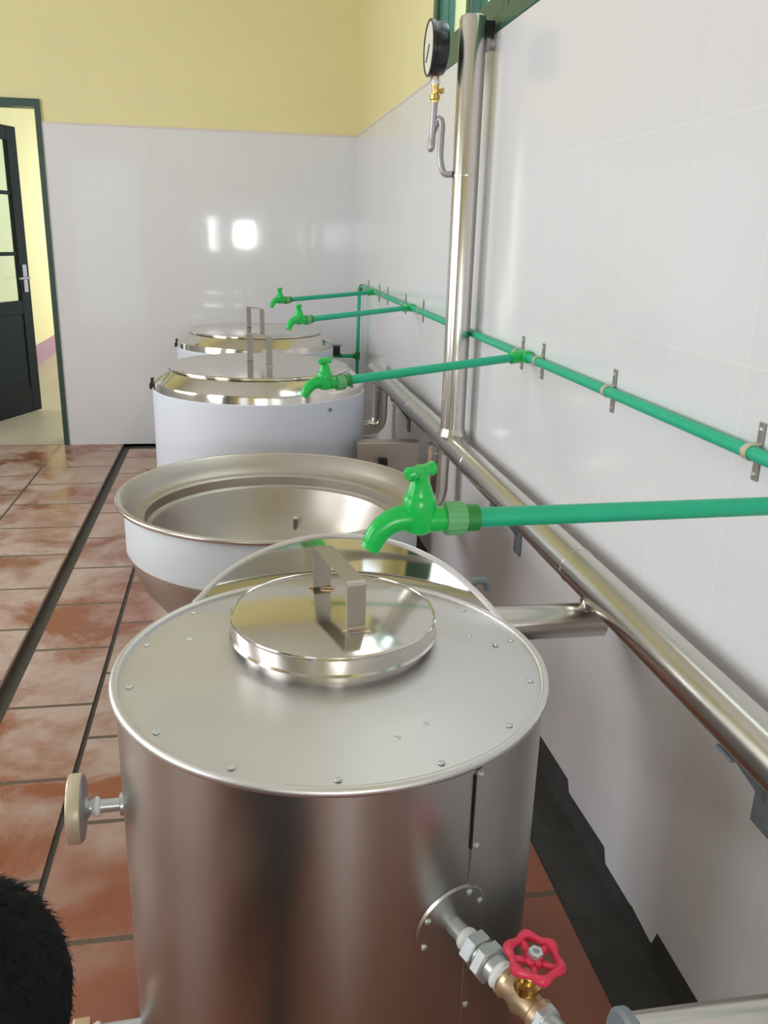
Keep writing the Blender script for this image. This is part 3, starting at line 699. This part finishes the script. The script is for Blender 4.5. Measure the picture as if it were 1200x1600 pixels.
# clips
cl = None; order = ['nearest, at the right edge', 'second nearest, right of the riser pipe']
cy = [1.228, 1.79, 2.255, 2.43, 3.82, 4.23, 4.75, 5.03, 5.45]
clab = ['steel pipe clip at the right edge of the photo, nearest on the green wall pipe',
        'steel pipe clip on the bare stretch of green wall pipe right of the second branch',
        'steel pipe clip just on the near side of the second green branch', 'steel pipe clip just on the far side of the second green branch',
        'steel pipe clip just on the near side of the third green branch', 'steel pipe clip just on the far side of the third green branch',
        'steel pipe clip midway between the two farthest green branches', 'steel pipe clip beside the farthest green branch', 'last steel pipe clip before the green pipe turns down in the corner']
for y, lab in zip(cy, clab):
    if cl is None:
        cl = thing('pipe_clip', lab, 'clip', (XW-.009, y, WZ), 0, 'clips holding the green wall pipe')
        b = B(); x = WX-(XW-.009); r = WR+.0012
        arc = [V(x+r*math.cos(t), 0, r*math.sin(t)) for t in [PI/2+PI*k/12 for k in range(13)]]
        strap(b, [V(-.0025, 0, .014)]+arc+[V(-.0025, 0, -.014)], (0, 1, 0), .015, .0014)
        cb = obj('band', b, 'paleband', cl, smooth=False)
        for s in (-1, 1):
            b = B(); box(b, -.0042, -.0006, -.0075, .0075, min(s*.012, s*.048), max(s*.012, s*.048), .0008); tb = obj('tab', b, 'clip', cl, smooth=False)
            b = B(); disc(b, (-.004, 0, s*.037), (-1, 0, 0), [(0, 0), (.0045, 0), (.0035, .0022), (0, .003)], 12); obj('screw', b, 'zinc', tb)
    else: dup(cl, (XW-.009, y, WZ), None, lab)
# taps
def make_tap(loc, rz, label):
    t = thing('water_tap', label, 'tap', loc, rz, 'green plastic taps over the vessels')
    b = B()   # body: inlet along +x, barrel upright, spout curving out along -x and down
    tube(b, [(-.002, 0, 0), (.006, 0, 0), (.022, 0, 0), (.034, 0, 0)], [.013, .0165, .0150, .0150], 24)
    tube(b, [(0, 0, z) for z in (-.016, -.012, .000, .018, .026, .030, .034)], [.010, .0165, .0195, .0195, .0190, .0170, .012], 24)
    sp_ = smooth_path([(.004, 0, .001), (-.014, 0, .003), (-.031, 0, .000), (-.044, 0, -.009), (-.051, 0, -.019), (-.054, 0, -.027)], 5)
    n = len(sp_); tube(b, sp_, [.0165-.0045*(i/(n-1)) for i in range(n)], 24)
    tube(b, [(-.0530, 0, -.024), (-.0580, 0, -.033)], [.0118, .0112], 24)
    bd = obj('tap_body', b, 'tap', t)
    b = B(); tube(b, [(.030, 0, 0), (.031, 0, 0), (.055, 0, 0), (.056, 0, 0)], [.014, .0195, .0185, .014], 16)
    for k in range(16):
        a = 2*PI*k/16; tube(b, [(.033, .0188*math.cos(a), .0188*math.sin(a)), (.053, .0180*math.cos(a), .0180*math.sin(a))], .0015, 6)
    obj('adapter', b, 'tap2', t, label='pale green adapter')
    b = B(); tube(b, [(0, 0, z) for z in (.028, .032, .042, .050, .052)], [.0160, .0158, .0125, .0095, .008], 20); obj('stem', b, 'tap', t)
    b = B(); tube(b, [(-.001, 0, .049), (0, 0, .051), (0, 0, .063), (0, 0, .065)], [.008, .0095, .0085, .006], 16)
    hw = V(.80, .6, 0)
    tube(b, [hw*-.024+V(0, 0, .057), hw*-.020+V(0, 0, .058), hw*-.008+V(0, 0, .058), hw*.008+V(0, 0, .058), hw*.020+V(0, 0, .058), hw*.024+V(0, 0, .057)], [.005, .0088, .0070, .0070, .0088, .005], 16)
    obj('tap_handle', b, 'tap', t)
    return t
tl = ['green tap in the foreground, above the lidded drum', 'green tap above the white wrapped kettle, second nearest', 'green tap third from the camera, above the farther kettle lid on a long branch', 'green tap farthest away, highest in the picture, near the back wall']
t0 = None
for (yj, tp), lab in zip(taps, tl):
    d = V(WX, yj, WZ)-tp; rz = math.atan2(d.y, d.x)
    if t0 is None: t0 = make_tap(tp, rz, lab)
    else: dup(t0, tp, rz, lab)
# dark tap on the drop pipe in the corner
dt = thing('water_tap', 'small black topped tap on the green drop pipe in the far corner', 'tap', (.655, YE-.012, .691))
b = B(); tube(b, [(.03, 0, 0), (-.01, 0, 0)], .014, 16); tube(b, smooth_path([(0, 0, 0), (-.02, 0, 0), (-.035, 0, -.012), (-.04, 0, -.035)], 4), .011, 16); obj('tap_body', b, 'tapd', dt)
b = B(); box(b, -.024, .022, -.022, .022, .004, .062, .006); obj('tap_bonnet', b, 'black', dt, smooth=False)
b = B(); box(b, -.030, .038, -.012, .012, .062, .074, .003); obj('tap_handle', b, 'greypipe', dt, smooth=False)

# ------------------------------------------------------------------ person crouching at the left, seen from above
ps = thing('person', 'person with short black hair crouching left of the drum, only the head in view', 'person', (-0.241, 0.348, 0), math.radians(8))
def skin_body(verts, edges, name, mat, parent, sub=2):
    me = bpy.data.meshes.new(name); me.from_pydata([v[:3] for v in verts], edges, [])
    o = bpy.data.objects.new(name, me); C.objects.link(o)
    md = o.modifiers.new('Skin', 'SKIN'); md.use_smooth_shade = True
    for i, v in enumerate(verts): me.skin_vertices[0].data[i].radius = (v[3], v[4] if len(v) > 4 else v[3])
    for d in me.skin_vertices[0].data: d.use_root = False
    me.skin_vertices[0].data[0].use_root = True
    o.modifiers.new('Subdivision', 'SUBSURF').levels = sub; o.modifiers['Subdivision'].render_levels = sub
    bpy.context.view_layer.update()
    dg = bpy.context.evaluated_depsgraph_get(); m2 = bpy.data.meshes.new_from_object(o.evaluated_get(dg))
    bpy.data.objects.remove(o); bpy.data.meshes.remove(me)
    m2.name = name; m2.materials.clear(); m2.materials.append(MT[mat])
    for p in m2.polygons: p.use_smooth = True
    o = bpy.data.objects.new(name, m2); C.objects.link(o); o.parent = parent
    return o
# local frame: +y is where the person faces
HC = V(.03, .33, .725)
bv = [(0, 0, .20, .13, .11), (0, .06, .33, .125, .10), (0, .15, .45, .125, .088), (0, .22, .545, .112, .072), (0, .255, .60, .05, .05), (.015, .29, .645, .052, .055),
      (.03, .33, .715, .072, .088), (.03, .335, .78, .062, .075)]
be = [(0, 1), (1, 2), (2, 3), (3, 4), (4, 5), (5, 6), (6, 7)]
def add(pts, root):
    last = root
    for p in pts:
        bv.append(p); be.append((last, len(bv)-1)); last = len(bv)-1
    return last
for s in (-1, 1):
    add([(s*.10, .06, .20, .085, .085), (s*.15, .25, .33, .07, .07), (s*.16, .42, .43, .058, .058), (s*.15, .34, .25, .05, .05), (s*.14, .27, .09, .036, .036), (s*.14, .31, .045, .036, .03), (s*.15, .42, .03, .034, .024)], 0)
    el = add([(s*.16, .21, .545, .055, .05), (s*.205, .24, .40, .043, .043), (s*.17, .32, .36, .036, .036), (s*.07, .40, .345, .027, .027)], 3)
    w0 = bv[el]; b0 = V(w0[0], w0[1], w0[2]); pd = V(-s*.45, .85, .1).normalized(); sd = V(s*.85, .45, 0).normalized()
    palm = b0+pd*.045; bv.append((*palm, .026, .016)); be.append((el, len(bv)-1)); pi_ = len(bv)-1
    for j, (off, ln) in enumerate(((-.024, .058), (-.008, .066), (.008, .062), (.024, .048))):
        k0 = palm+pd*.030+sd*off; add([(*k0, .0095), (*(k0+pd*ln*.5+V(0, 0, -.006)), .0085), (*(k0+pd*ln*.9+V(0, 0, -.024)), .0075)], pi_)
    th = b0+pd*.018-sd*.026; add([(*th, .010), (*(th+pd*.028-sd*.016), .009), (*(th+pd*.05-sd*.018+V(0, 0, -.01)), .008)], el)
skin_body(bv, be, 'body', 'skin', ps)
jv = [(0, -.035, .185, .150, .135), (0, .055, .34, .160, .140), (0, .145, .455, .178, .140), (0, .215, .552, .185, .130), (0, .250, .605, .105, .100), (0, .266, .628, .072, .074)]
je = [(0, 1), (1, 2), (2, 3), (3, 4), (4, 5)]
for s in (-1, 1):
    n = len(jv); jv += [(s*.165, .21, .545, .068, .064), (s*.205, .24, .40, .056, .056), (s*.17, .32, .36, .048, .048), (s*.10, .375, .35, .040, .040)]
    je += [(3, n), (n, n+1), (n+1, n+2), (n+2, n+3)]
skin_body(jv, je, 'jacket', 'cloth', ps)
tv = [(0, -.01, .19, .142, .12), (0, .03, .28, .132, .115)]; te = [(0, 1)]
for s in (-1, 1):
    n = len(tv); tv += [(s*.10, .06, .205, .098, .098), (s*.15, .25, .335, .083, .083), (s*.16, .425, .435, .070, .070), (s*.15, .34, .25, .062, .062), (s*.14, .27, .10, .050, .050)]
    te += [(0, n)]+[(n+i, n+i+1) for i in range(4)]
skin_body(tv, te, 'trousers', 'trouser', ps)
for s in (-1, 1):
    b = B(); m = Matrix.Translation((s*.145, .35, .042)) @ Matrix.Rotation(-s*.08, 4, 'Z') @ Matrix.Diagonal((.048, .135, .042, 1))
    t = bmesh.new(); bmesh.ops.create_uvsphere(t, u_segments=20, v_segments=12, radius=1)
    for v in t.verts:
        if v.co.z < -.9: v.co.z = -1
    merge(b, t, m); obj('shoe', b, 'shoe', ps)
# face features on the head: nose, ears, eyes
b = B()
for s in (-1, 1):
    t = bmesh.new(); bmesh.ops.create_uvsphere(t, u_segments=10, v_segments=8, radius=1); merge(b, t, Matrix.Translation(HC+V(s*.030, .082, .012)) @ Matrix.Diagonal((.011, .008, .008, 1)))
obj('eye', b, 'dial', ps)
# hair: a cap over the skull plus short strands
def skull(u, v, k=1.0):   # direction -> point on the scalp
    return HC+V(math.cos(v)*math.cos(u)*.087*k, math.cos(v)*math.sin(u)*.106*k-.008, math.sin(v)*.112*k+.035)
b = B(); NU, NV = 40, 14; g = []
for i in range(NV):
    row = []
    for k in range(NU):
        u = 2*PI*k/NU; front = max(0, math.sin(u)); v0 = -.45+front*.95
        v = v0+(PI/2-.02-v0)*i/(NV-1); row.append(b.verts.new(skull(u, v, 1.0+.015*math.sin(9*u+5*v)*math.cos(7*v))))
    g.append(row)
for p, q in zip(g, g[1:]):
    for k in range(NU): b.faces.new((p[k], p[(k+1) % NU], q[(k+1) % NU], q[k]))
b.faces.new(g[-1]); b.faces.new(g[0][::-1])
for i in range(2600):
    u = random.uniform(0, 2*PI); front = max(0, math.sin(u)); v0 = -.42+front*.9; v = random.uniform(v0, PI/2-.05)
    p = skull(u, v); n = (p-HC-V(0, -.008, .035)).normalized(); sd = n.cross(V(random.uniform(-.3, .3), random.uniform(-.3, .3), 1)).normalized(); dn = n.cross(sd)
    if dn.z > 0: dn = -dn
    L = random.uniform(.012, .022); a = b.verts.new(p-n*.002+sd*.0014); c = b.verts.new(p-n*.002-sd*.0014); e = b.verts.new(p+n*random.uniform(.0005, .0035)+dn*L+sd*random.uniform(-.006, .006))
    b.faces.new((a, c, e))
obj('hair', b, 'hair', ps, label='short black hair')
